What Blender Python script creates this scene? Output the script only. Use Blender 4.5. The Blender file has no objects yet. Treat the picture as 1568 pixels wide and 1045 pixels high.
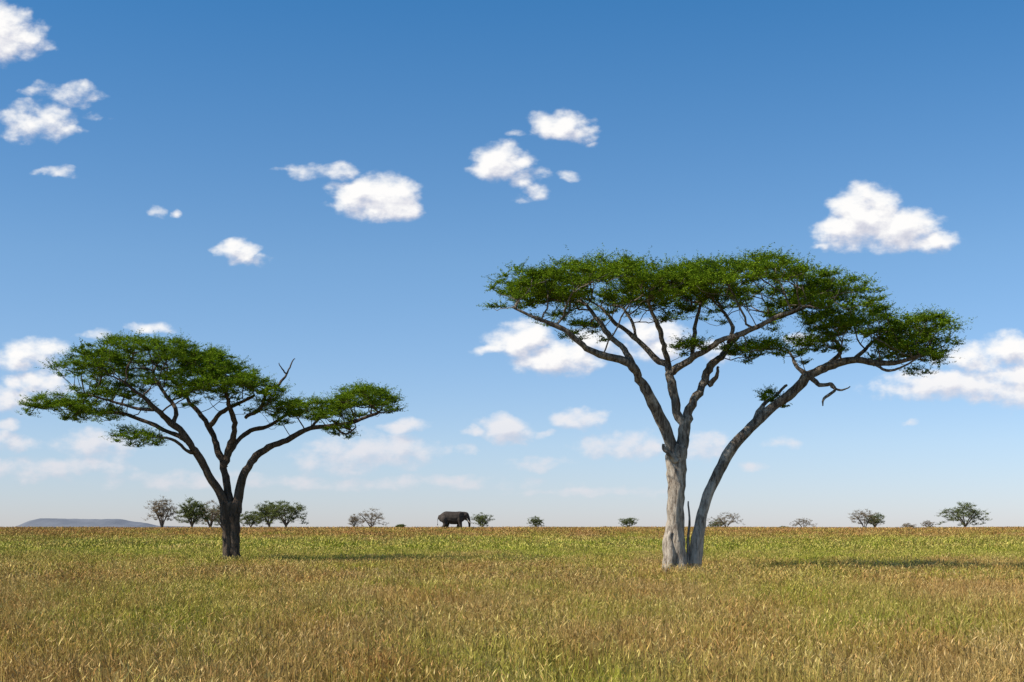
import bpy, math, random, bmesh
import numpy as np
from mathutils import Vector, noise as mnoise, Matrix
S=bpy.context.scene
S.view_settings.view_transform='Standard'; S.view_settings.look='None'; S.view_settings.exposure=0
CAMH=2.0; F=2177.8; HX=784.0; HY=811.0
def link(o,parent=None):
    S.collection.objects.link(o)
    if parent: o.parent=parent
    return o
def W(px,py,D):
    return Vector(((px-HX)/F*D, D, CAMH+(HY-py)/F*D))
def sst(a,b,x):
    t=min(1,max(0,(x-a)/(b-a))); return t*t*(3-2*t)
def gz(x,y):
    n=0.06*mnoise.noise(Vector((x*0.05,y*0.05,0)))
    if y>150: n=0.15*mnoise.noise(Vector((x*0.025,y*0.008,3)))
    return sst(98,236,y)*(CAMH-0.30)+n*(1 if y<1500 else 0)

# ------------------------------------------------------------ node helpers
def mat(name):
    m=bpy.data.materials.new(name); m.use_nodes=True
    nt=m.node_tree; nt.nodes.clear()
    return m,nt
def N(nt,t,**k):
    n=nt.nodes.new(t)
    for a,b in k.items(): setattr(n,a,b)
    return n
def setin(n,d):
    for k,v in d.items(): n.inputs[k].default_value=v
def ramp(nt,fac,stops,interp='LINEAR'):
    r=N(nt,'ShaderNodeValToRGB'); r.color_ramp.interpolation=interp
    e=r.color_ramp.elements
    while len(e)<len(stops): e.new(0.5)
    for i,(p,c) in enumerate(stops):
        if not hasattr(c,'__len__'): c=(c,c,c)
        e[i].position=p; e[i].color=(*c,1)
    nt.links.new(fac,r.inputs[0]); return r.outputs[0]
def mixc(nt,f,a,b,blend='MIX'):
    m=N(nt,'ShaderNodeMix',data_type='RGBA',blend_type=blend)
    if hasattr(f,'links') : nt.links.new(f,m.inputs[0])
    else: m.inputs[0].default_value=f
    for s,i in ((a,6),(b,7)):
        if hasattr(s,'links'): nt.links.new(s,m.inputs[i])
        else: m.inputs[i].default_value=(*s,1)
    return m.outputs[2]
def math_(nt,op,*a,clamp=False):
    m=N(nt,'ShaderNodeMath',operation=op,use_clamp=clamp)
    for i,v in enumerate(a):
        if hasattr(v,'links'): nt.links.new(v,m.inputs[i])
        else: m.inputs[i].default_value=v
    return m.outputs[0]
def vmath(nt,op,*a,out=0):
    m=N(nt,'ShaderNodeVectorMath',operation=op)
    for i,v in enumerate(a):
        if hasattr(v,'links'): nt.links.new(v,m.inputs[i])
        else: m.inputs[i].default_value=v
    return m.outputs[out]
def noise(nt,vec,scale,detail=4,rough=.5):
    n=N(nt,'ShaderNodeTexNoise'); setin(n,{'Scale':scale,'Detail':detail,'Roughness':rough})
    nt.links.new(vec,n.inputs['Vector']); return n

# ------------------------------------------------------------ materials
def foliage_mat(name,light,dark,yellow,trans=0.3):
    m,nt=mat(name); L=nt.links
    g=N(nt,'ShaderNodeNewGeometry')
    n=noise(nt,g.outputs['Position'],0.9,3)
    c=ramp(nt,n.outputs[0],[(0.35,dark),(0.62,light)])
    f=ramp(nt,g.outputs['Random Per Island'],[(0.55,0),(1.0,1)])
    c=mixc(nt,math_(nt,'MULTIPLY',f,0.6),c,yellow)
    d=N(nt,'ShaderNodeBsdfDiffuse'); L.new(c,d.inputs[0])
    t=N(nt,'ShaderNodeBsdfTranslucent'); L.new(c,t.inputs[0])
    mx=N(nt,'ShaderNodeMixShader'); mx.inputs[0].default_value=trans
    L.new(d.outputs[0],mx.inputs[1]); L.new(t.outputs[0],mx.inputs[2])
    o=N(nt,'ShaderNodeOutputMaterial'); L.new(mx.outputs[0],o.inputs[0]); return m
def bark_mat(name,pale,dark,zfade=None):
    m,nt=mat(name); L=nt.links
    tc=N(nt,'ShaderNodeNewGeometry')
    mp=vmath(nt,'MULTIPLY',tc.outputs['Position'],(5.0,5.0,1.1))
    n=noise(nt,mp,1.5,8,.74)
    n2=noise(nt,tc.outputs['Position'],1.1,5,.65)
    c=ramp(nt,n.outputs[0],[(0.38,dark),(0.47,tuple((a+b)/2 for a,b in zip(pale,dark))),(0.57,pale)])
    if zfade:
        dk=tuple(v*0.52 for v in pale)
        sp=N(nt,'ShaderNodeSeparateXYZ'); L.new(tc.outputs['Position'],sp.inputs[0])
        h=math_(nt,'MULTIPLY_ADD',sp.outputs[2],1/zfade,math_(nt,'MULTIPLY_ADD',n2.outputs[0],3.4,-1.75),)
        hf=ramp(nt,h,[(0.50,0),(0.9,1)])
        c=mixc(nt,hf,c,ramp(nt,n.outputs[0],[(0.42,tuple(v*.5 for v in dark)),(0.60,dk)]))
    else:
        dk=tuple(v*0.42 for v in pale)
        c=mixc(nt,ramp(nt,n2.outputs[0],[(.45,0),(.65,.8)]),c,dk)
    b=N(nt,'ShaderNodeBsdfPrincipled'); setin(b,{'Roughness':0.9,'Specular IOR Level':0.12})
    L.new(c,b.inputs['Base Color'])
    bp=N(nt,'ShaderNodeBump'); setin(bp,{'Strength':1.0,'Distance':0.09}); L.new(n.outputs[0],bp.inputs['Height'])
    L.new(bp.outputs[0],b.inputs['Normal'])
    o=N(nt,'ShaderNodeOutputMaterial'); L.new(b.outputs[0],o.inputs[0]); return m
def grass_mat(name,kind):
    m,nt=mat(name); L=nt.links
    g=N(nt,'ShaderNodeNewGeometry'); P=g.outputs['Position']
    sp=N(nt,'ShaderNodeSeparateXYZ'); L.new(P,sp.inputs[0])
    st=vmath(nt,'MULTIPLY',P,(0.4,0.22,0))
    n1=noise(nt,st,0.30,5,.65).outputs[0]
    n2=noise(nt,vmath(nt,'MULTIPLY',P,(1,.5,0)),0.17,5,.7).outputs[0]
    n3=noise(nt,vmath(nt,'MULTIPLY_ADD',P,(1,.5,0),(31,7,0)),0.4,4,.7).outputs[0]
    r=g.outputs['Random Per Island']
    yb=math_(nt,'MULTIPLY_ADD',n1,70.0,math_(nt,'SUBTRACT',sp.outputs[1],35.0))
    yf=math_(nt,'MULTIPLY',yb,1/300.0)
    gre=ramp(nt,yf,[(0.0,.22),(0.14,.20),(0.25,.36),(0.31,.86),(0.47,.88),(0.58,.22),(1,.05)])
    red=ramp(nt,yf,[(0.0,.22),(0.22,.30),(0.30,.05),(0.47,.10),(0.58,.72),(1,.8)])
    oi=N(nt,'ShaderNodeObjectInfo')
    gf=math_(nt,'ADD',gre,math_(nt,'MULTIPLY_ADD',n2,4.2,-2.1))
    gf=math_(nt,'ADD',gf,math_(nt,'MULTIPLY_ADD',oi.outputs['Random'],.5,-.25))
    gf=math_(nt,'ADD',gf,math_(nt,'MULTIPLY_ADD',r,0.6,-0.3),clamp=True)
    rd=math_(nt,'ADD',red,math_(nt,'MULTIPLY_ADD',n3,3.6,-1.8),clamp=True)
    if kind=='blade':
        tan=mixc(nt,r,(0.40,0.265,0.08),(0.66,0.47,0.17))
        tan=mixc(nt,math_(nt,'MULTIPLY',rd,0.7),tan,(0.43,0.205,0.055))
        grn=mixc(nt,r,(0.17,0.235,0.018),(0.46,0.47,0.04))
        c=mixc(nt,gf,tan,grn)
    elif kind=='seed':
        tan=mixc(nt,r,(0.44,0.25,0.08),(0.80,0.58,0.26))
        tan=mixc(nt,math_(nt,'MULTIPLY',rd,0.8),tan,(0.43,0.185,0.055))
        c=mixc(nt,math_(nt,'MULTIPLY',gf,0.75),tan,(0.50,0.48,0.08))
    else:
        c=mixc(nt,gf,mixc(nt,rd,(0.22,0.16,0.06),(0.21,0.11,0.04)),(0.12,0.135,0.025))
    if kind!='ground':
        w=N(nt,'ShaderNodeTexWhiteNoise',noise_dimensions='1D'); L.new(r,w.inputs['W'])
        k=math_(nt,'MULTIPLY_ADD',w.outputs[0],.85,.50)
        w2=N(nt,'ShaderNodeTexWhiteNoise',noise_dimensions='1D'); L.new(oi.outputs['Random'],w2.inputs['W'])
        k=math_(nt,'MULTIPLY',k,math_(nt,'MULTIPLY_ADD',w2.outputs[0],.35,.80))
        c=vmath(nt,'SCALE',c); L.new(k,nt.nodes[-1].inputs['Scale'])
    d=N(nt,'ShaderNodeBsdfDiffuse'); L.new(c,d.inputs[0])
    o=N(nt,'ShaderNodeOutputMaterial'); L.new(d.outputs[0],o.inputs[0])
    return m
def simple(name,c1,c2,scale,rough=.8,bump=.0):
    m,nt=mat(name); L=nt.links
    g=N(nt,'ShaderNodeTexCoord'); n=noise(nt,g.outputs['Object'],scale,6,.6)
    c=ramp(nt,n.outputs[0],[(.35,c1),(.65,c2)])
    b=N(nt,'ShaderNodeBsdfPrincipled'); setin(b,{'Roughness':rough,'Specular IOR Level':.2}); L.new(c,b.inputs['Base Color'])
    if bump:
        bp=N(nt,'ShaderNodeBump'); setin(bp,{'Strength':bump,'Distance':.05}); L.new(n.outputs[0],bp.inputs['Height']); L.new(bp.outputs[0],b.inputs['Normal'])
    o=N(nt,'ShaderNodeOutputMaterial'); L.new(b.outputs[0],o.inputs[0]); return m

# ------------------------------------------------------------ mesh helpers
def quads_mesh(name,V,nv,mats,midx=None):
    M=len(V)//nv
    me=bpy.data.meshes.new(name)
    me.vertices.add(len(V)); me.vertices.foreach_set('co',np.ascontiguousarray(V,dtype=np.float32).ravel())
    me.loops.add(len(V)); me.loops.foreach_set('vertex_index',np.arange(len(V),dtype=np.int32))
    me.polygons.add(M); me.polygons.foreach_set('loop_start',np.arange(0,len(V),nv,dtype=np.int32))
    try: me.polygons.foreach_set('loop_total',np.full(M,nv,dtype=np.int32))
    except Exception: pass
    for m in mats: me.materials.append(m)
    if midx is not None: me.polygons.foreach_set('material_index',midx.astype(np.int32))
    me.update(calc_edges=True); me.validate()
    return me
class Tubes:
    def __init__(s): s.v=[]; s.f=[]
    def tube(s,pts,rad,n=6,flute=0.0,seed=0):
        base=len(s.v); k=len(pts)
        up=Vector((0.13,1,0.05))
        for i,p in enumerate(pts):
            t=(pts[min(i+1,k-1)]-pts[max(i-1,0)])
            if t.length<1e-6: t=Vector((0,0,1))
            t.normalize()
            a=(up-t*up.dot(t))
            if a.length<1e-3: a=Vector((1,0,0))-t*t.x
            a.normalize(); up=a; b=t.cross(a)
            for j in range(n):
                an=2*math.pi*j/n; r=rad[i]
                if flute: r*=1+flute*(mnoise.noise(Vector((math.cos(an)*1.9,math.sin(an)*1.9,p.z*0.5+seed)))*1.2+0.7*mnoise.noise(Vector((math.cos(an)*3.2,math.sin(an)*3.2,p.z*1.8+seed))))
                s.v.append(p+(a*math.cos(an)+b*math.sin(an))*r)
        for i in range(k-1):
            for j in range(n):
                q=base+i*n; s.f.append((q+j,q+(j+1)%n,q+n+(j+1)%n,q+n+j))
        s.f.append(tuple(base+(k-1)*n+j for j in range(n)))
    def mesh(s,name,m):
        me=bpy.data.meshes.new(name); me.from_pydata([tuple(v) for v in s.v],[],s.f); me.materials.append(m)
        for p in me.polygons: p.use_smooth=True
        me.update(); return me
def catmull(P,R,sub):
    o=[];r=[]
    n=len(P)
    for i in range(n-1):
        p0=P[max(i-1,0)];p1=P[i];p2=P[i+1];p3=P[min(i+2,n-1)]
        for k in range(sub):
            t=k/sub
            o.append(0.5*((2*p1)+(p2-p0)*t+(2*p0-5*p1+4*p2-p3)*t*t+(3*p1-p0-3*p2+p3)*t**3))
            r.append(R[i]*(1-t)+R[i+1]*t)
    o.append(P[-1].copy()); r.append(R[-1]); return o,r

def leaves(pads,shoots,nleaf,L0,L1,lsz,seed,tilt=0.22,sp=.25,asp=.33):
    g=np.random.default_rng(seed)
    C=np.array([[p[0],p[1],p[2]] for p in pads]); size=np.array([p[3] for p in pads])
    C=np.repeat(C,shoots,0); size=np.repeat(size,shoots)
    n=len(C)
    th=g.uniform(0,2*np.pi,n); ph=g.normal(tilt,sp,n)
    d=np.stack([np.cos(th)*np.cos(ph),np.sin(th)*np.cos(ph),np.sin(ph)],1)
    Ln=g.uniform(L0,L1,n)*size
    o=C+g.normal(0,0.12,(n,3))*size[:,None]*np.array([1,1,.4])
    o=np.repeat(o,nleaf,0); d=np.repeat(d,nleaf,0); Ln=np.repeat(Ln,nleaf)
    m=len(o); t=g.uniform(0.05,1,m)
    pos=o+d*(Ln*t)[:,None]; pos[:,2]+=0.12*Ln*t*t
    pos+=g.normal(0,0.020,(m,3))*(lsz/0.1)
    a=g.normal(0,1,(m,3)); a[:,2]*=.4; a+=d*0.8; a/=np.linalg.norm(a,axis=1)[:,None]
    b=g.normal(0,1,(m,3)); b[:,2]*=.35; b-=a*(a*b).sum(1)[:,None]; b/=np.linalg.norm(b,axis=1)[:,None]
    l=(lsz*g.uniform(.5,1.1,m)*(1.1-.45*t))[:,None]; w=l*asp
    V=np.stack([pos-a*l*.5,pos+b*w*.6,pos+a*l*.5,pos-b*w*.6],1).reshape(-1,3)
    return V

def grow_tree(limbs,lobes,D,seed,scale_pad,rt=0.013,alpha=0.55,side=7,step=0.4,flute=0.26,limb_sub=5,rk=1.0):
    R=random.Random(seed); T=Tubes()
    pos=[]
    for li,(lb,att) in enumerate(limbs):
        P=[p for p,_ in lb]; Rr=[r*(rk if att else 1) for _,r in lb]
        P,Rr=catmull(P,Rr,limb_sub)
        for i in range(1,len(P)-1):
            big=Rr[i]>.2
            j=Rr[i]*(0.06 if big else .36); wg=0.0 if big else .09
            q=P[i]*0.9
            P[i]=P[i]+Vector((R.uniform(-j,j)+wg*mnoise.noise(q+Vector((li,0,0))),R.uniform(-j,j),R.uniform(-j,j)*.4+wg*mnoise.noise(q+Vector((0,li,5)))))
            if not big: Rr[i]*=1+.22*mnoise.noise(q*2.5)
        thick=max(Rr)>0.12
        if att: Rr=[max(r,0.02) for r in Rr]
        T.tube(P,Rr,18 if thick else side,flute if thick else 0.15,seed+li)
        if att:
            for i,p in enumerate(P):
                if i<len(P)*att: continue
                pos.append(p)
    pads=[]
    for lb in lobes:
        n=lb['n']
        for i in range(n):
            rr=math.sqrt((i+.5)/n); an=i*2.39996+lb.get('ph',0)
            rr=min(1.05,max(.01,rr+R.gauss(0,.04))); an+=R.gauss(0,.12)
            s=rr*math.cos(an); t=rr*math.sin(an)
            edge=1+0.13*mnoise.noise(Vector((math.cos(an)*1.5,math.sin(an)*1.5,seed+lb['c'].x)))*2
            p=lb['c']+Vector((lb['rx']*s*edge,lb['ry']*t*edge,0))
            hump=0.25*mnoise.noise(p*0.55)+0.14*mnoise.noise(p*1.3)
            p.z=lb['c'].z-lb['drop']*(rr**2.2)+hump-R.random()**1.3*lb['th']
            if 'gap' in lb and mnoise.noise(p*0.8+Vector((9,seed,0)))>lb['gap']: continue
            pads.append((p.x,p.y,p.z,R.uniform(.75,1.2)*scale_pad*lb.get('ps',1)))
    NP=len(pads); tgt=np.array([[p[0],p[1],p[2]-0.08*p[3]] for p in pads])
    A=[np.array([p.x,p.y,p.z]) for p in pos]; plen=[0.0]*len(A)
    best=np.full(NP,1e9); bi=np.zeros(NP,int)
    def upd(idx):
        dd=tgt-A[idx]; d=np.sqrt((dd**2).sum(1))
        c=d+alpha*plen[idx]+np.where(dd[:,2]<0.05*d,0.5*d,0)
        m=c<best; best[m]=c[m]; bi[m]=idx
    for i in range(len(A)): upd(i)
    done=np.zeros(NP,bool)
    chains=[]; cnt=[0]*len(A); parent=[-1]*len(A)
    while not done.all():
        b=np.where(done,1e9,best); k=int(b.argmin()); done[k]=True
        a0=A[bi[k]]; e=tgt[k]; L=float(np.linalg.norm(e-a0)); ns=max(2,int(L/step)+1)
        mid=(a0+e)/2+np.array([R.gauss(0,.10)*L,R.gauss(0,.10)*L,R.gauss(-.06,.06)*L])
        idx=[int(bi[k])]
        for q in range(1,ns+1):
            t=q/ns; p=(1-t)**2*a0+2*t*(1-t)*mid+t*t*e
            if q<ns: p=p+np.array([R.gauss(0,.06),R.gauss(0,.06),R.gauss(0,.055)])*min(1,L)*scale_pad
            A.append(p); plen.append(plen[idx[-1]]+L/ns); parent.append(idx[-1]); cnt.append(0); idx.append(len(A)-1)
            upd(len(A)-1)
        chains.append(idx)
    for ch in chains:
        i=ch[-1]
        while i!=-1: cnt[i]+=1; i=parent[i]
    for ch in chains:
        P=[Vector(A[i]) for i in ch]
        rr=[rt*(max(1,cnt[i])**0.47) for i in ch]; rr[0]=rr[1]; rr[-1]*=.6
        T.tube(P,rr,5)
    return T,pads

# ================================================================ big trees
def big_tree(D,z0,limbs_px,lobes_px,seed,bark,fol,density,rtw):
    sc=D/F
    limbs=[]
    for l in limbs_px:
        limbs.append(([(W(x,y,D+dy) if y<900 else Vector(((x-HX)/F*(D+dy),D+dy,z0-0.15)),r*sc) for x,y,dy,r in l[1]],l[0]))
    lobes=[]
    for (cx,top,rx,dc,ry,drop,th,n,*ps) in lobes_px:
        lobes.append(dict(c=W(cx,top+14,D)+Vector((0,dc,0)),rx=rx*sc*.98,ry=ry,drop=drop,th=th*.82,n=int(n*density),ph=cx,ps=ps[0] if ps else 1,gap=.40))
    T,pads=grow_tree(limbs,lobes,D,seed,0.8,rt=rtw,rk=.9)
    e=bpy.data.objects.new('umbrella_acacia_tree',None); e.location=((limbs_px[0][1][0][0]-HX)/F*D,D,z0); link(e)
    inv=Matrix.Translation(-e.location)
    o=bpy.data.objects.new('trunk_and_limbs',T.mesh('trunk_and_limbs',bark)); link(o,e); o.matrix_parent_inverse=inv
    V=leaves(pads,16,26,.35,1.05,.125,seed)
    o=bpy.data.objects.new('crown_foliage',quads_mesh('crown_foliage',V,4,[fol])); link(o,e); o.matrix_parent_inverse=inv
    return e
bark_pale=bark_mat('bark_pale',(0.60,0.505,0.39),(0.17,0.125,0.09),7.0)
bark_dark=bark_mat('bark_dark',(0.16,0.115,0.082),(0.035,0.027,0.02))
fol=foliage_mat('acacia_leaf',(0.18,0.285,0.015),(0.075,0.14,0.012),(0.34,0.39,0.03),.18)
DR=62
R_l=[
 (0,[(1036,950,0,24),(1035,868,0,19),(1033,820,0,14.5),(1034,780,0,13),(1036,735,0,13.5),(1036,700,0,15),(1037,682,0,13)]),
 (0,[(1026,950,-.1,11),(1026,860,-.3,7),(1028,815,-.25,5)]),
 (0,[(1053,950,.2,4),(1053,860,.2,3),(1055,815,.4,2),(1054,768,.6,1.1)]),
 (0.55,[(1060,950,.2,17),(1063,865,.2,11),(1070,815,.3,9.5),(1080,768,.4,9),(1097,730,.5,9),(1118,690,.6,9),(1150,655,.8,8.5),(1185,622,.9,8),(1212,602,.9,8),(1240,574,.8,7),(1275,560,.5,6),(1310,552,.2,5),(1345,558,-.2,4.2),(1385,553,-.6,3),(1430,535,-1,2)]),
 (0.5,[(1034,705,0,12),(1020,660,-.2,9),(1000,618,-.6,8),(980,580,-1,7),(962,556,-1.3,6.5),(930,545,-1.7,5.5),(898,533,-2.1,4.5),(872,512,-2.4,4),(845,497,-2.6,3.5),(815,486,-2.8,2.5),(785,470,-3,1.7)]),
 (0.5,[(1040,700,0,11),(1047,665,.1,8),(1036,622,.2,7.5),(1028,580,.4,7.5),(1024,560,.5,6),(1005,549,.8,5),(975,520,1.3,4),(945,495,1.8,3),(920,470,2.2,2)]),
 (0.4,[(1042,700,0,10),(1050,655,.2,8),(1060,620,.3,7),(1078,590,.6,6.5),(1088,562,.8,5.5),(1108,543,1.2,5),(1130,515,1.6,4),(1165,497,2,3.2),(1205,483,2.3,2.8),(1240,468,2.5,2)]),
 (0.3,[(1026,575,.4,6),(1045,560,.0,5),(1075,540,-.8,4.5),(1105,522,-1.5,4.2),(1130,512,-2,4),(1160,500,-2.4,3.5),(1190,485,-2.8,2.8),(1225,470,-3,2)]),
 (0.3,[(1024,565,.5,5),(1018,535,.3,4.5),(1010,505,0,4),(998,480,-.3,3),(990,455,-.5,2)]),
 (0.3,[(968,562,-1.2,5.5),(955,535,-.8,5),(932,512,-.4,4.5),(912,485,.2,3.5),(895,465,.8,2)]),
 (0.3,[(1060,545,-.4,3.8),(1062,515,.2,3.8),(1068,485,.8,3),(1075,460,1.2,2)]),
 (0.3,[(1115,525,-1.6,3.5),(1122,500,-1,3),(1105,475,-.2,2.5),(1098,455,.2,2)]),
 (0.3,[(975,520,1.3,3),(968,495,2,2.6),(950,470,2.6,2)]),
 (0.3,[(1150,655,.8,5),(1165,625,1.2,4),(1190,605,1.5,3),(1205,590,1.8,2)]),
 (0.3,[(1240,574,.8,5),(1222,562,1.2,3),(1212,545,1.6,2.2),(1200,532,1.8,1.5)]),
 (0.3,[(1260,566,.6,4),(1285,540,1.4,3.5),(1275,515,2,3),(1255,490,2.5,2)]),
 (0.3,[(1310,552,.2,4),(1330,530,1,3),(1360,505,1.8,2)]),
 (0.3,[(1335,556,.0,3),(1355,568,-.8,2.5),(1378,562,-1.3,2),(1410,545,-1.6,1.2)]),
 (0,[(1240,575,.8,4),(1255,588,.5,3.5),(1273,590,.3,3),(1277,600,.2,2.5),(1262,612,.1,2),(1260,622,.1,1)]),
 (0,[(1272,590,.3,2),(1288,596,.2,1.5),(1302,592,.1,.8)]),
 (0,[(1036,705,-.3,6),(1022,692,-.5,4),(1016,680,-.5,2)]),
 (0,[(1085,590,.6,4),(1098,575,.5,3),(1100,562,.5,2)]),
]
R_c=[
 (935,396,150,0,5.2,1.0,1.0,200),
 (1130,390,150,0,5.3,1.0,1.1,200),
 (820,406,66,-.5,3.4,1.0,1.1,66),
 (1255,420,82,0,4.6,1.0,1.2,80),
 (1305,452,70,.3,3.9,.8,1.3,57),
 (1402,474,52,-.4,3.2,.55,1.2,56),
 (1388,508,56,-.3,2.9,.5,.9,40),
 (1030,412,110,-1,4.2,.9,1.0,60),
 (1150,510,50,-.8,1.5,.4,.6,26),
 (1055,511,24,-.8,1.0,.3,.5,10),
 (1190,578,24,1.5,.9,.3,.6,7,.7),
 (1255,486,46,1.2,2,.6,1.0,18,.8),
 (895,476,36,.8,1.4,.4,.6,10,.8),
]
big_tree(DR,0,R_l,R_c,11,bark_pale,fol,1.3,.0115)
DL=78
L_l=[
 (0,[(359,950,0,12),(358,855,0,9.5),(359,825,0,8.5),(359,795,0,9),(357,770,0,10.5)]),
 (0,[(349,950,-.1,11),(349,855,-.1,7.5),(348,815,-.1,7),(346,785,-.1,8),(344,770,-.1,7)]),
 (0,[(366,950,.2,5),(365,860,.1,3.5),(364,820,.1,2.5)]),
 (0.45,[(348,790,0,9),(338,757,-.1,7.5),(322,732,-.3,6.5),(305,700,-.6,6.5),(288,677,-1,6),(262,648,-1.5,5),(240,628,-2,4),(215,605,-2.4,3),(190,585,-2.8,2)]),
 (0.4,[(354,785,0,8),(348,745,.3,6.5),(342,710,.6,6),(330,680,1,5),(318,650,1.5,4.5),(295,622,2,3.8),(275,595,2.5,2.8),(255,570,3,2)]),
 (0.4,[(344,715,.5,6),(352,685,.4,5),(360,655,.2,4.5),(352,625,0,4),(345,595,-.3,3),(335,570,-.5,2)]),
 (0.45,[(362,785,0,9),(368,745,.1,7.5),(380,715,.2,6),(405,690,.3,5.2),(440,673,.4,4.6),(475,657,.3,4.2),(510,652,.1,3.6),(545,645,-.3,3),(580,632,-.8,2)]),
 (0.3,[(345,705,.6,4.5),(360,680,1.2,4),(385,660,1.8,3.6),(415,650,2.2,3),(445,630,2.5,2)]),
 (0.3,[(320,655,1.5,4),(335,635,1,3.5),(360,620,.5,3),(390,605,0,2)]),
 (0.3,[(285,675,-1,4.5),(262,664,-.5,3.8),(232,650,0,3.2),(195,635,.5,2.6),(150,632,.8,2),(110,630,1,1.4)]),
 (0.3,[(265,650,-1.5,4),(268,625,-1,3.5),(250,600,-.4,3),(235,575,.4,2)]),
 (0.3,[(240,630,-2,3),(210,625,-1.6,2.8),(170,615,-1,2),(130,605,-.6,1.4)]),
 (0.3,[(300,695,-.6,4),(285,690,-1.2,2.5),(262,672,-1.6,2),(230,668,-2,1.4)]),
 (0.3,[(376,640,.5,3),(398,625,-.4,3),(410,600,-1,2),(425,590,-1.3,1.7)]),
 (0.3,[(475,657,.3,3),(490,640,1.2,2.5),(520,625,1.8,2)]),
 (0.3,[(510,652,.1,2.5),(530,665,-.5,1.6),(545,655,-1,1.2)]),
 (0,[(420,600,-1,2),(434,580,-1,1.8),(440,568,-1,1.4),(447,556,-1,1),(452,550,-1,.6)]),
 (0,[(438,572,-1,1.3),(431,563,-1.1,1),(427,556,-1.2,.6)]),
]
L_c=[
 (235,509,125,0,5.1,.9,1.3,190),
 (152,528,52,0,3.6,.8,1.3,56),
 (325,523,66,.2,4.2,1.0,1.3,70),
 (360,562,92,-2.0,2.8,1.0,.9,82),
 (165,568,60,.8,3.6,.6,1.0,36),
 (90,595,43,-.5,2.6,.5,.8,46),
 (145,600,44,0,2.6,.5,.9,26),
 (558,580,51,-.2,3.8,.7,1.1,80),
 (480,598,56,0,3.6,.6,1.0,58),
 (420,592,48,1.0,3,.7,1.0,24),
 (222,646,38,-1.4,1.6,.4,.7,20),
 (525,634,25,-.5,1.5,.4,.5,7,.8),
 (270,556,110,.5,4.5,.6,1.2,42),
]
big_tree(DL,0,L_l,L_c,23,bark_dark,fol,1.3,.0125)

# ================================================================ distant trees
fgreen=foliage_mat('far_leaf_green',(0.19,0.22,0.06),(0.105,0.13,0.045),(0.27,0.27,0.09),.2)
fbrown=foliage_mat('far_leaf_brown',(0.31,0.23,0.13),(0.19,0.145,0.09),(0.34,0.27,0.15),.2)
bark_far=bark_mat('bark_far',(0.22,0.17,0.13),(0.10,0.08,0.065))
def small_tree(px,top,hw,D,kind,seed):
    R=random.Random(seed); x=(px-HX)/F*D; z0=gz(x,D)-.1; sc=D/F
    H=CAMH+(HY-top)*sc-z0; w=hw*sc
    O=Vector((x,D,z0)); limbs=[]
    nl=5
    st=H*R.uniform(.08,.18)
    limbs.append(([(O+Vector((0,0,-.2)),.03*H+.05),(O+Vector((R.uniform(-.1,.1),0,st+.2)),.03*H)],0))
    for i in range(nl):
        an=i*2*math.pi/nl+R.uniform(-.5,.5)
        d=Vector((math.cos(an),math.sin(an)*.8,0))
        limbs.append(([(O+Vector((0,0,st)),.022*H),(O+d*w*.25+Vector((0,0,H*.42)),.017*H),(O+d*w*.55+Vector((0,0,H*R.uniform(.6,.72))),.01*H)],.4))
    lobes=[]; lush=1.15 if kind=='g' else .75
    for i in range(7):
        an=i*2*math.pi/6+R.uniform(-.4,.4); q=R.uniform(.45,.62) if i else 0
        c=O+Vector((math.cos(an)*w*q,math.sin(an)*w*q*.8,H*(.98 if i==0 else R.uniform(.70,.93))))
        lobes.append(dict(c=c,rx=w*R.uniform(.40,.52),ry=w*.42,drop=H*.16,th=H*.42,n=int(20*lush),ph=i))
    T,pads=grow_tree(limbs,lobes,D,seed,1.0*max(.45,H/6),rt=.016*H/6,side=5,step=.7,limb_sub=3)
    V=leaves(pads,10,10 if kind=='g' else 6,.3,1.0,.28*max(.6,H/6),seed,.28,.3)
    tv=np.array([tuple(v) for v in T.v]); faces=[list(f) for f in T.f]; nb=len(tv)
    nV=len(V); me=bpy.data.meshes.new('distant_acacia_tree')
    allv=np.vstack([tv,V]); ff=faces+[[nb+4*i,nb+4*i+1,nb+4*i+2,nb+4*i+3] for i in range(nV//4)]
    me.from_pydata((allv-np.array([x,D,z0])).tolist(),[],ff)
    me.materials.append(bark_far); me.materials.append(fgreen if kind=='g' else fbrown)
    mi=np.zeros(len(ff),np.int32); mi[len(faces):]=1; me.polygons.foreach_set('material_index',mi); me.update()
    o=bpy.data.objects.new('distant_acacia_tree',me); o.location=O; link(o)
far=[(248,760,24,300,'b'),(294,761,27,310,'g'),(322,765,28,330,'b'),(384,780,22,330,'g'),(412,767,24,320,'g'),(438,765,34,300,'g'),(568,778,29,320,'b'),(542,787,9,330,'b'),
(612,804,9,340,'g'),(738,785,16,330,'g'),(821,790,13,340,'g'),(962,792,14,330,'g'),(1112,783,28,320,'b'),(1230,792,21,330,'b'),(1324,779,25,320,'b'),(1340,786,16,325,'g'),
(1391,801,12,360,'b'),(1422,797,12,350,'b'),(1478,769,38,300,'g'),(1100,795,16,340,'g'),(340,776,28,340,'g'),(928,807,9,340,'b'),(1200,806,9,380,'g')]
for i,(a,b,c,d,k) in enumerate(far): small_tree(a,b,c,d,k,100+i)

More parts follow.
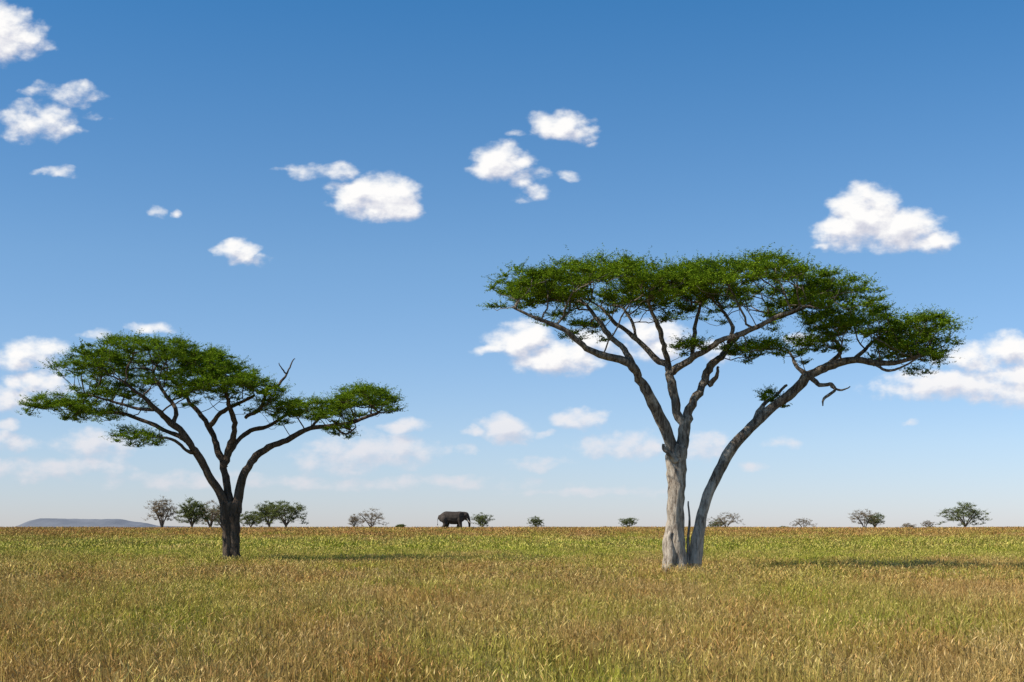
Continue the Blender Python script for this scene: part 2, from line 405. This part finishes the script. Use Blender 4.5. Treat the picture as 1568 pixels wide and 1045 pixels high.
# ================================================================ ground
gm=grass_mat('savanna_soil','ground')
ys=[-60,-20,0]+[10+4*i for i in range(80)]+[340,380,440,520,650,800,1000,1400,2000,3000,5000,8000,14000]
us=np.linspace(-1,1,61)
V=[];Fc=[]
for y in ys:
    hwid=max(120,abs(y)*1.6)
    for u in us: V.append((u*hwid,y,gz(u*hwid,y)))
nu=len(us)
for j in range(len(ys)-1):
    for i in range(nu-1):
        a=j*nu+i; Fc.append((a,a+1,a+nu+1,a+nu))
me=bpy.data.meshes.new('ground'); me.from_pydata(V,[],Fc); me.materials.append(gm)
for p in me.polygons: p.use_smooth=True
link(bpy.data.objects.new('ground',me))

# ================================================================ hill
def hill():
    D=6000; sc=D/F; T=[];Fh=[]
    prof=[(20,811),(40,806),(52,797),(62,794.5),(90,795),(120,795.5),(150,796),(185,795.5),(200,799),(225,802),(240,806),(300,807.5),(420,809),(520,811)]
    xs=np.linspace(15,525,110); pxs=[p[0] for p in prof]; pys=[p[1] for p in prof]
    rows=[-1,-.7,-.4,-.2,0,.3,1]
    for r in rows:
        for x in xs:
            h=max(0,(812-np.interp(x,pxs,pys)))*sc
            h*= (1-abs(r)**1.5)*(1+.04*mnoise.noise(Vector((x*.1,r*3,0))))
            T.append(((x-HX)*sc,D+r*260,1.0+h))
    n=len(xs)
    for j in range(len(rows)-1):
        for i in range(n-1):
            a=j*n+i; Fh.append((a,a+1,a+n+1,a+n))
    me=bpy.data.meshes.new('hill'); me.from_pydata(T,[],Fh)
    me.materials.append(simple('hazy_hill',(0.17,0.18,0.20),(0.23,0.235,0.25),.01))  # blue-grey base colour has the distance haze painted in
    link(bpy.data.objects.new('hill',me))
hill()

# ================================================================ grass
mb=grass_mat('grass_blade','blade'); ms=grass_mat('grass_seed','seed')
def tuft(name,size,nb,nsd,h0,h1,w,seedw,seedl,seed,col):
    g=np.random.default_rng(seed)
    hclump=g.uniform(.55,1.15,14)
    cl=g.uniform(-size/2,size/2,(14,2))
    def blades(n,hh0,hh1,wd,lean,clump):
        if clump:
            k=g.integers(0,len(cl),n); off=g.normal(0,size*.055,(n,2)); cx=cl[k]+off
            h=g.uniform(hh0,hh1,n)*hclump[k]; an=np.arctan2(off[:,1],off[:,0])+g.normal(0,.7,n)
        else:
            cx=g.uniform(-size/2,size/2,(n,2)); h=g.uniform(hh0,hh1,n); an=g.uniform(0,2*np.pi,n)
        le=np.abs(g.normal(0,lean,n))
        dirx=np.cos(an)*le+.03; diry=np.sin(an)*le
        wa=g.uniform(0,np.pi,n); wx=np.cos(wa)*wd/2; wy=np.sin(wa)*wd/2
        b=np.stack([cx[:,0],cx[:,1],np.full(n,-.04)],1)
        mpt=b+np.stack([dirx*h*.35,diry*h*.35,h*.6],1); t=b+np.stack([dirx*h*1.1,diry*h*1.1,h],1)
        wv=np.stack([wx,wy,np.zeros(n)],1)
        return b,mpt,t,wv
    P=[];mi=[]
    b,m_,t,wv=blades(nb,h0*.45,h1*.9,w,.40,True)
    P.append(np.stack([b-wv,b+wv,m_+wv*.8,m_-wv*.8],1)); P.append(np.stack([m_-wv*.8,m_+wv*.8,t+wv*.1,t-wv*.1],1)); mi+= [0]*(2*nb)
    b,m_,t,wv=blades(nsd,h0,h1*1.12,w*.45,.28,False)
    P.append(np.stack([b-wv,b+wv,m_+wv,m_-wv],1)); P.append(np.stack([m_-wv,m_+wv,t+wv,t-wv],1)); mi+=[0]*(2*nsd)
    n=nsd; an=g.uniform(0,2*np.pi,n); sl=g.uniform(.5,1.4,n)*seedl
    d=np.stack([np.cos(an)*.6+.12,np.sin(an)*.6,g.uniform(.1,1,n)],1); d/=np.linalg.norm(d,axis=1)[:,None]
    ww=wv/np.linalg.norm(wv,axis=1)[:,None]*seedw/2
    P.append(np.stack([t,t+d*(sl*.35)[:,None]+ww,t+d*sl[:,None],t+d*(sl*.35)[:,None]-ww],1)); mi+=[1]*n
    V=np.vstack([p.reshape(-1,3) for p in P])
    me=quads_mesh(name,V,4,[mb,ms],np.array(mi))
    o=bpy.data.objects.new(name,me); col.objects.link(o)
cn=bpy.data.collections.new('near_tufts'); cf=bpy.data.collections.new('far_tufts'); cm=bpy.data.collections.new('mid_tufts')
for i in range(8): tuft('grass_tuft_near',1.3,320,100,.20,.40,.0085,.013,.095,200+i,cn)
for i in range(5): tuft('grass_tuft_mid',2.2,400,150,.22,.44,.018,.026,.13,300+i,cm)
for i in range(4): tuft('grass_tuft_far',5.0,560,200,.25,.55,.055,.075,.2,400+i,cf)
ge=bpy.data.objects.new('savanna_grass',None); link(ge)
def scatter(name,col,y0,y1,sp,smin,smax,seed):
    g=np.random.default_rng(seed); pts=[]
    y=y0
    while y<y1:
        hw=y*.36*1.12+6; x=-hw
        while x<hw:
            xx=x+g.uniform(-.5,.5)*sp; yy=y+g.uniform(-.5,.5)*sp; pts.append((xx,yy,gz(xx,yy))); x+=sp
        y+=sp
    me=bpy.data.meshes.new(name); me.from_pydata(pts,[],[])
    o=bpy.data.objects.new(name,me); link(o,ge)
    ng=bpy.data.node_groups.new(name,'GeometryNodeTree')
    ng.interface.new_socket('Geometry',in_out='INPUT',socket_type='NodeSocketGeometry')
    ng.interface.new_socket('Geometry',in_out='OUTPUT',socket_type='NodeSocketGeometry')
    gi=ng.nodes.new('NodeGroupInput'); go=ng.nodes.new('NodeGroupOutput')
    ip=ng.nodes.new('GeometryNodeInstanceOnPoints'); ci=ng.nodes.new('GeometryNodeCollectionInfo')
    ci.inputs['Collection'].default_value=col; ci.inputs['Separate Children'].default_value=True; ci.inputs['Reset Children'].default_value=True
    rv=ng.nodes.new('FunctionNodeRandomValue'); rv.data_type='FLOAT_VECTOR'; rv.inputs[0].default_value=(0,0,-3.14); rv.inputs[1].default_value=(0,0,3.14)
    rs=ng.nodes.new('FunctionNodeRandomValue'); rs.data_type='FLOAT'; rs.inputs[2].default_value=smin; rs.inputs[3].default_value=smax; rs.inputs['Seed'].default_value=5
    ip.inputs['Pick Instance'].default_value=True
    l=ng.links
    l.new(gi.outputs[0],ip.inputs['Points']); l.new(ci.outputs[0],ip.inputs['Instance'])
    l.new(rv.outputs[0],ip.inputs['Rotation']); l.new(rs.outputs[1],ip.inputs['Scale']); l.new(ip.outputs[0],go.inputs[0])
    md=o.modifiers.new('scatter','NODES'); md.node_group=ng
    print(name,len(pts))
scatter('near_grass',cn,9,46,.98,.65,1.35,1)
scatter('mid_grass',cm,46,112,1.6,.7,1.25,2)
scatter('far_grass',cf,112,330,3.7,.75,1.2,3)

# ================================================================ elephant
def elephant():
    D=232.0; x0=(695-HX)/F*D; z0=gz(x0,D)-.02
    e=bpy.data.objects.new('elephant',None); e.location=(x0,D,z0); e.scale=(1.1,1.1,1.1); link(e)
    hide=simple('elephant_hide',(0.045,0.034,0.026),(0.085,0.066,0.052),3,.85,.5)
    ivory=simple('ivory',(0.6,.53,.4),(0.7,.62,.5),4,.5); dark=simple('eye_dark',(.01,.008,.006),(.015,.01,.008),2,.3)
    bm=bmesh.new()
    def chain(pts,ysc=1.0,n=6):
        for i in range(len(pts)-1):
            a=pts[i];b=pts[i+1]
            for k in range(n+1):
                t=k/n; p=[a[j]*(1-t)+b[j]*t for j in range(4)]
                bmesh.ops.create_icosphere(bm,subdivisions=2,radius=1,matrix=Matrix.Translation(p[:3])@Matrix.Diagonal((p[3],p[3]*ysc,p[3],1)))
    chain([(-1.65,0,2.0,.66),(-1.15,0,2.12,.88),(-.4,0,2.0,.96),(.3,0,1.98,.96),(.85,0,2.12,.86),(1.15,0,2.25,.70)],.82)
    chain([(1.1,0,2.30,.62),(1.45,0,2.42,.52),(1.75,0,2.40,.50),(1.92,0,2.12,.42)],.85)
    chain([(1.98,0,2.12,.38),(2.16,0,1.8,.29),(2.28,0,1.4,.22),(2.32,0,.98,.175),(2.28,0,.6,.14),(2.34,0,.34,.11),(2.46,0,.24,.09)])
    chain([(1.75,0,1.95,.28),(1.9,0,1.68,.12)],.7)
    for s,dx in ((-1,.10),(1,-.38)):
        chain([(.85,.40*s,1.8,.44),(.92+dx*.5,.42*s,1.15,.28),(.95+dx,.42*s,.62,.215),(.93+dx,.42*s,.25,.20),(.96+dx,.42*s,.10,.235)])
    for s,dx in ((-1,-.15),(1,.35)):
        chain([(-1.42,.38*s,1.8,.55),(-1.12+dx*.4,.42*s,1.2,.35),(-1.38+dx,.42*s,.68,.225),(-1.32+dx,.42*s,.25,.20),(-1.27+dx,.42*s,.10,.235)])
    chain([(-2.2,0,2.35,.09),(-2.36,0,2.0,.06),(-2.42,0,1.5,.05),(-2.42,0,1.15,.05),(-2.42,0,.95,.09)],1,9)
    me=bpy.data.meshes.new('body'); bm.to_mesh(me); bm.free(); me.materials.append(hide)
    o=bpy.data.objects.new('body',me); link(o,e)
    r=o.modifiers.new('r','REMESH'); r.mode='VOXEL'; r.voxel_size=.04; r.use_smooth_shade=True
    s=o.modifiers.new('s','SMOOTH'); s.iterations=6; s.factor=.6
    ear=[(0,.30),(-.2,.46),(-.5,.44),(-.78,.22),(-.86,-.1),(-.78,-.45),(-.62,-.8),(-.45,-1.08),(-.3,-.95),(-.15,-.6),(-.03,-.2),(.02,.1)]
    for sd in (-1,1):
        bm=bmesh.new(); vv=[]
        for (a,b) in ear: vv.append(bm.verts.new((1.55+a,sd*(.48+.46*abs(a)-.06*b),2.42+b)))
        c=bm.verts.new((1.2,sd*.70,2.28))
        for i in range(len(vv)): bm.faces.new((vv[i],vv[(i+1)%len(vv)],c))
        me=bpy.data.meshes.new('ear'); bm.to_mesh(me); bm.free(); me.materials.append(hide)
        for p in me.polygons: p.use_smooth=True
        o=bpy.data.objects.new('ear',me); link(o,e)
        q=o.modifiers.new('s','SOLIDIFY'); q.thickness=.05; q.offset=0
        q=o.modifiers.new('b','SUBSURF'); q.levels=2; q.render_levels=2
        T=Tubes(); P,Rr=catmull([Vector((1.98,sd*.24,1.90)),Vector((2.15,sd*.33,1.58)),Vector((2.38,sd*.36,1.34)),Vector((2.6,sd*.34,1.26)),Vector((2.78,sd*.30,1.28))],[.075,.07,.058,.04,.012],4)
        T.tube(P,Rr,8); o=bpy.data.objects.new('tusk',T.mesh('tusk',ivory)); link(o,e)
        bm=bmesh.new(); bmesh.ops.create_icosphere(bm,subdivisions=2,radius=.045,matrix=Matrix.Translation((2.0,sd*.37,2.34)))
        me=bpy.data.meshes.new('eye'); bm.to_mesh(me); bm.free(); me.materials.append(dark)
        link(bpy.data.objects.new('eye',me),e)
elephant()

# ================================================================ world: sky + clouds
SUN_EL=43; sd=Vector((1.0,0.36,0)).normalized()
w=bpy.data.worlds.new('World'); S.world=w; w.use_nodes=True; nt=w.node_tree; nt.nodes.clear(); L=nt.links
sky=N(nt,'ShaderNodeTexSky',sky_type='NISHITA'); sky.sun_disc=False
sky.sun_elevation=math.radians(SUN_EL); sky.sun_rotation=math.atan2(-sd.x,-sd.y)%(2*math.pi)
sky.altitude=1500; sky.air_density=1.0; sky.dust_density=.6; sky.ozone_density=2.5
tc=N(nt,'ShaderNodeTexCoord')
sp=N(nt,'ShaderNodeSeparateXYZ'); L.new(tc.outputs['Generated'],sp.inputs[0])
ay=math_(nt,'MAXIMUM',sp.outputs[1],.03)
ux=math_(nt,'DIVIDE',sp.outputs[0],ay); vz=math_(nt,'DIVIDE',sp.outputs[2],ay)
pu=math_(nt,'MULTIPLY_ADD',ux,F,HX)
pv=math_(nt,'MULTIPLY_ADD',vz,-F,HY)
cb=N(nt,'ShaderNodeCombineXYZ'); L.new(pu,cb.inputs[0]); L.new(pv,cb.inputs[1])
B=[(8,55,48,36,1.05),(-15,35,45,30,1.05),(68,72,26,13,.5),
(120,147,40,18,.66),(58,137,36,13,.5),(60,187,50,28,.85),(90,202,36,13,.62),(22,180,32,16,.6),(140,178,20,9,.45),(170,181,16,5,.35),
(85,262,32,11,.7),(60,264,18,7,.6),(240,321,18,11,.58),(273,328,10,6,.42),
(362,385,30,18,.95),(342,383,18,9,.75),(402,397,26,9,.5),
(488,262,60,14,.62),(525,263,26,15,.62),(438,260,22,6,.5),(600,275,14,5,.35),
(575,303,54,27,1.15),(606,318,34,19,1.1),(540,308,28,17,1.05),
(768,248,38,25,1.1),(745,256,26,16,.9),(802,272,34,18,.62),(825,292,22,18,.5),(802,303,20,8,.45),
(856,190,36,19,1.05),(886,206,36,14,.7),(800,203,26,6,.42),(875,268,30,10,.48),(910,222,16,6,.35),
(1325,326,44,34,1.2),(1298,352,42,25,1.15),(1370,352,58,27,1.15),(1422,370,40,14,.95),(1272,377,30,7,.55),
(800,520,44,26,1.05),(850,547,62,26,1),(760,535,40,9,.7),(900,525,50,22,.85),(1005,525,60,32,.85),(1090,540,40,18,.6),(1230,520,34,14,.5),
(1500,548,64,24,.9),(1555,540,50,28,1.0),(1480,590,130,22,.95),(1395,594,54,15,.8),(1570,585,60,36,1),
(770,657,38,17,1),(725,662,20,9,.8),(828,664,28,7,.6),(888,642,38,16,.9),
(960,682,70,22,.75),(1078,684,36,22,.7),(1150,712,34,9,.5),(1200,678,34,12,.5),(1398,647,18,7,.5),
(50,542,50,24,.85),(28,555,40,14,.8),(62,590,50,24,.85),(18,612,44,24,.8),(8,652,26,9,.7),(18,678,44,18,.7),
(150,682,70,24,.75),(115,714,90,16,.65),(622,653,40,12,.75),(585,690,90,30,.75),(520,700,70,32,.68),(235,505,44,11,.5),(150,512,34,10,.5),
(40,720,90,20,.65),(300,735,170,16,.55),(640,740,220,14,.55),(820,710,66,12,.55),(715,690,24,10,.5),(455,735,90,12,.55),(900,752,160,9,.5)]
grp=bpy.data.node_groups.new('cloud_field','ShaderNodeTree')
grp.interface.new_socket('P',in_out='INPUT',socket_type='NodeSocketVector')
grp.interface.new_socket('Fv',in_out='OUTPUT',socket_type='NodeSocketFloat')
gi=grp.nodes.new('NodeGroupInput'); go=grp.nodes.new('NodeGroupOutput')
nz0=noise(grp,vmath(grp,'MULTIPLY',gi.outputs[0],(1/46,1/34,0)),1,4,.5)
wp=vmath(grp,'MULTIPLY_ADD',vmath(grp,'SUBTRACT',nz0.outputs['Color'],(.5,.5,.5)),(50,26,0),gi.outputs[0])
tot=None
for (cx,cy,rx,ry,wt) in B:
    rx*=1.28; ry*=1.28
    q=vmath(grp,'MULTIPLY_ADD',wp,(1/rx,1/ry,0),(-cx/rx,-cy/ry,0))
    d=vmath(grp,'DOT_PRODUCT',q,q,out=1)
    v=math_(grp,'MULTIPLY_ADD',d,-.85,wt)
    tot=v if tot is None else math_(grp,'MAXIMUM',tot,v)
tot=math_(grp,'MAXIMUM',tot,-2)
nz=noise(grp,vmath(grp,'MULTIPLY',gi.outputs[0],(1/40,1/27,0)),1,6,.54)
r=math_(grp,'MULTIPLY_ADD',math_(grp,'SUBTRACT',nz.outputs[0],.5),2.0,tot)
grp.links.new(r,go.inputs[0])
g1=N(nt,'ShaderNodeGroup'); g1.node_tree=grp; L.new(cb.outputs[0],g1.inputs[0])
g2=N(nt,'ShaderNodeGroup'); g2.node_tree=grp; L.new(vmath(nt,'ADD',cb.outputs[0],(-8,-17,0)),g2.inputs[0])
f1=g1.outputs[0]; f2=g2.outputs[0]
mr=N(nt,'ShaderNodeMapRange',interpolation_type='SMOOTHSTEP'); L.new(f1,mr.inputs[0]); setin(mr,{1:.0,2:1.0,3:0.0,4:1.0})
fade=N(nt,'ShaderNodeMapRange'); L.new(pv,fade.inputs[0]); setin(fade,{1:560,2:760,3:1.0,4:0.62})
al=math_(nt,'MULTIPLY',mr.outputs[0],fade.outputs[0])
lit=math_(nt,'MULTIPLY_ADD',math_(nt,'SUBTRACT',f1,f2),.62,.66,clamp=True)
cc=ramp(nt,lit,[(0.0,(.44,.48,.61)),(.45,(.70,.71,.79)),(.8,(1.0,.99,.98))])
cc=mixc(nt,ramp(nt,math_(nt,'MULTIPLY',pv,1/800),[(.68,0),(.92,.72)]),cc,(.74,.69,.74))
tint=ramp(nt,sp.outputs[2],[(0.0,(.70,.70,.90)),(.06,(.78,.81,.94)),(.185,(.69,.87,.97)),(.35,(.33,.77,1.0)),(1,(.38,.78,1))])
skyc=mixc(nt,1.0,sky.outputs[0],tint,'MULTIPLY')
bg=N(nt,'ShaderNodeBackground'); L.new(skyc,bg.inputs[0]); bg.inputs[1].default_value=.138
bc=N(nt,'ShaderNodeBackground'); L.new(cc,bc.inputs[0]); bc.inputs[1].default_value=1
mx=N(nt,'ShaderNodeMixShader'); L.new(al,mx.inputs[0]); L.new(bg.outputs[0],mx.inputs[1]); L.new(bc.outputs[0],mx.inputs[2])
z1=math_(nt,'LESS_THAN',math_(nt,'ABSOLUTE',ux),.50)
z2=math_(nt,'MULTIPLY',math_(nt,'GREATER_THAN',vz,.002),math_(nt,'LESS_THAN',vz,.42))
zone=math_(nt,'MULTIPLY',math_(nt,'MULTIPLY',z1,z2),math_(nt,'GREATER_THAN',sp.outputs[1],.03))
mo=N(nt,'ShaderNodeMixShader'); L.new(zone,mo.inputs[0]); L.new(bg.outputs[0],mo.inputs[1]); L.new(mx.outputs[0],mo.inputs[2])
wo=N(nt,'ShaderNodeOutputWorld'); L.new(mo.outputs[0],wo.inputs[0])
try:
    w.cycles.sampling_method='MANUAL'; w.cycles.sample_map_resolution=512
except Exception as ex: print(ex)

sl=bpy.data.lights.new('sun','SUN'); sl.energy=5.0; sl.angle=math.radians(.5); sl.color=(1,.94,.84)
so=bpy.data.objects.new('sun',sl); link(so)
dirv=Vector((sd.x*math.cos(math.radians(SUN_EL)),sd.y*math.cos(math.radians(SUN_EL)),-math.sin(math.radians(SUN_EL))))
so.rotation_euler=dirv.to_track_quat('-Z','Y').to_euler()
cd=bpy.data.cameras.new('camera'); cd.lens=50; cd.sensor_width=36; cd.shift_y=(HY-522.5)/1568; cd.clip_end=30000; cd.clip_start=.1
co=bpy.data.objects.new('camera',cd); co.location=(0,0,CAMH); co.rotation_euler=(math.radians(90),0,0); link(co); S.camera=co
